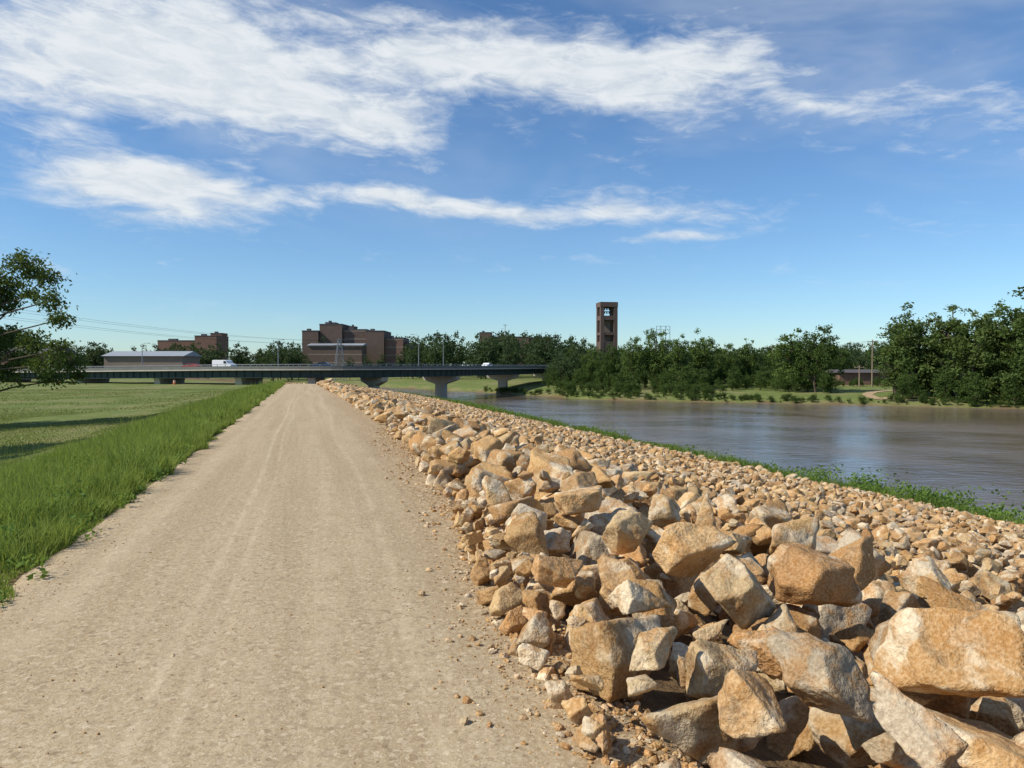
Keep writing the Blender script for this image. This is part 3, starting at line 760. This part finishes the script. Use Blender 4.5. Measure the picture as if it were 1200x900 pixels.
e = empty('hilltop_brick_building'); bl(e, 470, 178, 228, 399, 20, -3, 5, 8, M_brick2, 8); bl(e, 470, 228.5, 254, 394, 20, -3, 5, 4, M_brick2); bl(e, 470, 229, 243, 389, 10, -3, 6, 2, M_brick2, 24)
e = empty('long_dark_building'); bl(e, 520, 562, 576, 390, 20, -3, 6, 3, M_brick); bl(e, 520, 576.5, 620, 395, 20, -3, 6, 8, M_brick, 2); bl(e, 520, 620.5, 648, 396, 20, -3, 5, 5, M_brick, 4)
e = empty('riverside_brick_building'); bl(e, 216, 984, 1046, 433, 10, -4.4, 1, 9, M_brick2, 0, M_roofd, .9)
e = empty('white_shed'); bl(e, 262, 1112, 1135, 436, 8, -3.5, 1, 3, M_white, 0, M_roof, .8)
# bell tower
Yd = 350; xa, xb = Pw(702, Yd), Pw(722.5, Yd); cw = xb-xa; zt = Zw(354, Yd); z0 = -3
e = empty('bell_tower', ((xa+xb)/2, Yd+cw/2, 0), math.radians(8)); hw = cw/2
mb = MB(); s = 1.7
for sx in (-1, 1):
    for sy in (-1, 1):
        a, b = sorted((sx*hw, sx*(hw-s))); c, d = sorted((sy*hw, sy*(hw-s))); mb.box(a, b, c, d, z0, zt-2.2)
mb.box(-hw-.12, hw+.12, -hw-.12, hw+.12, zt-2.19, zt)
for zb, hgt_ in ((zt-8.2, 2.0), (zt-15, 1.2)): mb.box(-hw+.1, hw-.1, -hw+.1, hw-.1, zb, zb+hgt_)
mb.box(-hw+.12, hw-.12, -hw+.12, hw-.12, z0, zt-18)
mb.obj('brick_shaft', [M_brick], e)
mb = MB(); mb.box(-hw+s+.8, hw-s-.8, -.6, hw-.5, zt-18, zt-8.3); mb.obj('core_wall', [M_brick3], e)
mb = MB()
for dx in (-1.1, 0, 1.1):
    for dz in (0, -1.6): mb.tube([(dx,0,zt-3.4+dz),(dx,0,zt-3.3+dz),(dx,0,zt-2.8+dz),(dx,0,zt-2.3+dz)], [.5,.42,.28,.1], 12)
mb.tube([(-hw+s,0,zt-2.6),(hw-s,0,zt-2.6)],[.15,.15],6); mb.tube([(-hw+s,0,zt-4.1),(hw-s,0,zt-4.1)],[.15,.15],6)
mb.obj('bells', [M_girder], e)
# ---------------------------------------------------------------- utility structures
def lattice(name, px, ytop, Yd, wb, wt, arms=True, zb=None):
    X = Pw(px, Yd); g = hgt(X, Yd) if zb is None else zb; Ht = Zw(ytop, Yd)-g; e = empty(name, (X, Yd, g), .5); mb = MB(); n = 7; r = .09
    def c(i, k):
        f = 1-(1-i/n)**1.0; w_ = wb*(1-f)+wt*f; s_ = ((-1,-1),(1,-1),(1,1),(-1,1))[k % 4]; return (s_[0]*w_/2, s_[1]*w_/2, Ht*i/n)
    for k in range(4):
        mb.tube([c(i, k) for i in range(n+1)], [r*1.3]*(n+1), 4)
        for i in range(n):
            mb.tube([c(i, k), c(i+1, k+1)], [r*.7]*2, 4); mb.tube([c(i, k+1), c(i+1, k)], [r*.7]*2, 4); mb.tube([c(i+1, k), c(i+1, k+1)], [r*.7]*2, 4)
    mb.obj('lattice_legs', [M_steel], e)
    if arms:
        mb = MB()
        for f in (.72, .84, .96):
            mb.tube([(-3.2, 0, Ht*f), (0, 0, Ht*f+.3), (3.2, 0, Ht*f)], [.06, .12, .06], 4)
        mb.obj('cross_arms', [M_steel], e)
    return (X, Yd, g, Ht)
py1 = lattice('transmission_tower', 398, 397, 330, 5, 1.0)
mb = MB()
Yd = 300; X0 = Pw(777, Yd); e = empty('billboard_frame', (X0, Yd, 0))
zt_, zb_ = Zw(382, Yd), Zw(391, Yd)
for xx in (-2.6, -.9, .9, 2.6): mb.tube([(xx, 0, hgt(X0, Yd)), (xx, 0, zt_)], [.12, .12], 4)
for zz in (zb_, (zb_+zt_)/2, zt_-.1): mb.tube([(-2.7, 0, zz), (2.7, 0, zz)], [.09, .09], 4)
mb.tube([(-2.6,0,zb_),(-.9,0,zt_)],[.06]*2,4); mb.tube([(.9,0,zt_),(2.6,0,zb_)],[.06]*2,4)
mb.obj('steel_frame', [M_steel], e)
mb = MB()
A0 = Vector((-128, 150, 17.5)); B0 = Vector((py1[0], py1[1], py1[2]+py1[3]*.95))
for off, dz in ((-2.5, 0), (2.5, 0), (-2.5, -2.2), (2.5, -2.2)):
    a = A0+Vector((off*.8, off*.5, dz)); b = B0+Vector((off*.8, off*.5, dz*.6))
    mb.tube([a.lerp(b, i/24)-Vector((0, 0, 4*2.6*(i/24)*(1-i/24))) for i in range(25)], [.03]*25, 4)
mb.obj('power_lines', [M_rubber])
lattice('transmission_tower', -168, 300, 150, 5, 1.2)
def upole(px, ytop, Yd):
    X = Pw(px, Yd); g = hgt(X, Yd); Ht = Zw(ytop, Yd)-g; e = empty('utility_pole', (X, Yd, g)); mb = MB()
    mb.tube([(0,0,-.3),(0,0,Ht)], [.2,.15], 8); mb.box(-1.3, 1.3, -.09, .09, Ht-.7, Ht-.5); mb.obj('wooden_pole', [M_wood], e)
    mb = MB()
    for q in (-1.1, -.4, .4, 1.1): mb.tube([(q,0,Ht-.5),(q,0,Ht-.3)],[.05,.04],6)
    mb.obj('insulators', [M_conc], e); return Vector((X, Yd, g+Ht-.35))
pa = upole(1022, 398, 200); pb = upole(1007, 428, 198); upole(592, 380, 470); pc = upole(1180, 398, 185); pd = upole(905, 405, 226)
mb = MB()
for a_, b_ in ((pd, pa), (pa, pc)):
    for q in (-1.1, 1.1):
        mb.tube([(a_+Vector((q,0,0))).lerp(b_+Vector((q,0,0)), i/12)-Vector((0,0,4*.8*(i/12)*(1-i/12))) for i in range(13)], [.03]*13, 4)
mb.obj('utility_wires', [M_rubber])
# far-bank trail
pts = []
for (px, py) in [(1085,476.5),(1062,475),(1045,472.5),(1032,469),(1022,465.5),(1016,462.5),(1022,460),(1034,458.5),(1048,457.5)]:
    Yd = 165.
    for _ in range(30):
        Yd = .5*Yd + .5*900*(CAMH-hgt(Pw(px, Yd), Yd))/(py-430)
    pts.append((Pw(px, Yd), Yd))
pts = np.array(pts); V = []; Q = []
fi = np.linspace(0, len(pts)-1, 60); cx = np.interp(fi, range(len(pts)), pts[:, 0]); cy = np.interp(fi, range(len(pts)), pts[:, 1])
tg = np.stack([np.gradient(cx), np.gradient(cy)], 1); tg /= np.linalg.norm(tg, axis=1)[:, None]
for i in range(60):
    for s_ in (-1.1, 1.1):
        x_, y_ = cx[i]-tg[i][1]*s_, cy[i]+tg[i][0]*s_; V.append((x_, y_, hgt(x_, y_)+.08))
for i in range(59): Q.append((2*i, 2*i+1, 2*i+3, 2*i+2))
mb = MB(); mb.add(V, Q); mb.obj('riverside_trail', [M_path])
for px in (95, 108, 240):
    x, y, z, a = on_bridge(px, 9); g = hgt(x, y); e = empty('traffic_barrel', (x, y, g))
    mb = MB(); mb.tube([(0,0,0),(0,0,.1),(0,0,.11),(0,0,1.0),(0,0,1.01)], [.36,.36,.29,.22,.01], 14); mb.obj('barrel_body', [M_orange], e)
    mb = MB(); mb.tube([(0,0,.5),(0,0,.62)], [.262,.252], 14); mb.tube([(0,0,.76),(0,0,.88)], [.245,.237], 14); mb.obj('reflective_bands', [M_white], e)
# ---------------------------------------------------------------- sky / light
SUNAZ = math.radians(-108); SUNEL = math.radians(42)
w = bpy.data.worlds.new('World'); scene.world = w; w.use_nodes = True; w.node_tree.nodes.clear(); t = NT(w.node_tree)
sky = t.new('ShaderNodeTexSky', sky_type='NISHITA'); sky.sun_disc = False; sky.sun_elevation = SUNEL; sky.sun_rotation = SUNAZ % (2*math.pi)
sky.altitude = 200; sky.air_density = 1.0; sky.dust_density = .2; sky.ozone_density = 3.0
g = t.new('ShaderNodeTexCoord').outputs['Generated']; x, y, z = t.sep(g)
az = t.math('ARCTAN2', x, y); el = t.math('ARCSINE', z)
warp = t.sep(t.noise(t.comb(t.math('MULTIPLY', az, 3), t.math('MULTIPLY', el, 7), 0), 1, 3, .6, 0, True))
wa = t.math('ADD', az, t.math('MULTIPLY', t.math('SUBTRACT', warp[0], .5), .26))
we = t.math('ADD', el, t.math('MULTIPLY', t.math('SUBTRACT', warp[1], .5), .09))
def blob(px, py, rx, ry, tilt, wgt):
    a0 = math.atan((px-600)/900); e0 = math.atan((430-py)/900*math.cos(a0)); ra = rx/900*math.cos(a0)**2; re = ry/900*.9
    da = t.math('SUBTRACT', wa, a0); de = t.math('SUBTRACT', we, e0); c_, s_ = math.cos(tilt), math.sin(tilt)
    u = t.math('ADD', t.math('MULTIPLY', da, c_/ra), t.math('MULTIPLY', de, s_/ra))
    v = t.math('SUBTRACT', t.math('MULTIPLY', de, c_/re), t.math('MULTIPLY', da, s_/re))
    q = t.math('ADD', t.math('MULTIPLY', u, u), t.math('MULTIPLY', v, v))
    return t.math('MULTIPLY', t.math('POWER', 2.718, t.math('MULTIPLY', q, -1)), wgt)
bl_ = [(60,75,260,60,0,1.1),(350,74,250,56,-.02,1.3),(700,78,180,42,-.03,1.5),(400,150,150,26,-.2,.9),(170,230,140,36,-.06,1.35),
       (590,245,200,19,-.06,1.15),(430,232,80,12,-.1,.5),(800,282,70,7,0,.8),(1030,150,320,65,-.1,.45),(640,312,90,6,0,.45),(930,105,80,12,-.35,.45),(520,15,300,16,0,.5)]
msum = None
for b_ in bl_:
    q = blob(*b_); msum = q if msum is None else t.math('ADD', msum, q)
msum = t.math('MINIMUM', msum, 1.45)
nv = t.comb(t.math('ADD', t.math('MULTIPLY', az, 2.6), t.math('MULTIPLY', el, 1.5)), t.math('MULTIPLY', el, 8), 0)
nz_ = t.noise(nv, 1.9, 6, .6, .7); nf = t.noise(nv, 7, 6, .65, .5)
dd = t.math('ADD', t.math('ADD', t.math('MULTIPLY', nz_, 1.3), t.math('MULTIPLY', nf, .72)), t.math('MULTIPLY', msum, .56))
dens = t.mr(dd, 1.10, 1.76, 0, .96)
dens = t.math('MULTIPLY', dens, t.mr(el, .02, .14))
veil = t.math('MULTIPLY', t.mr(t.noise(nv, .9, 4, .6, .5), .40, .7, 0, .28), t.mr(el, .10, .3))
dens = t.math('MAXIMUM', dens, veil)
hz = t.mr(el, 0, .5, 1, 0)
skyc = t.mix(1, sky.outputs[0], t.mix(hz, (.74, .97, 1.16), (.80, 1.01, 1.18)), 'MULTIPLY')
b1 = t.new('ShaderNodeBackground'); t.setin(b1.inputs[0], skyc); b1.inputs[1].default_value = .115
b2 = t.new('ShaderNodeBackground'); t.setin(b2.inputs[0], t.mix(t.mr(nf, .35, .65), (.70, .76, .82), (.84, .88, .91))); b2.inputs[1].default_value = .98
mx = t.new('ShaderNodeMixShader'); t.setin(mx.inputs[0], dens); t.L.new(b1.outputs[0], mx.inputs[1]); t.L.new(b2.outputs[0], mx.inputs[2])
out = t.new('ShaderNodeOutputWorld'); t.L.new(mx.outputs[0], out.inputs[0])
w.cycles.sampling_method = 'MANUAL'; w.cycles.sample_map_resolution = 256
sd = Vector((math.sin(SUNAZ)*math.cos(SUNEL), math.cos(SUNAZ)*math.cos(SUNEL), math.sin(SUNEL)))
ld = bpy.data.lights.new('sun', 'SUN'); ld.energy = 5.0; ld.angle = math.radians(.5); ld.color = (1, .94, .83)
lo = link(bpy.data.objects.new('sun', ld)); lo.rotation_euler = sd.to_track_quat('Z', 'Y').to_euler(); lo.location = (0, 0, 50)
# ---------------------------------------------------------------- camera
cd = bpy.data.cameras.new('camera'); cd.sensor_width = 36; cd.lens = 27; cd.clip_end = 20000; cd.clip_start = .05
co = link(bpy.data.objects.new('camera', cd)); co.location = (0, 0, CAMH); co.rotation_euler = (math.radians(90)-math.atan(20/900), 0, 0)
scene.camera = co
scene.view_settings.view_transform = 'Standard'; scene.view_settings.look = 'None'; scene.view_settings.exposure = 0
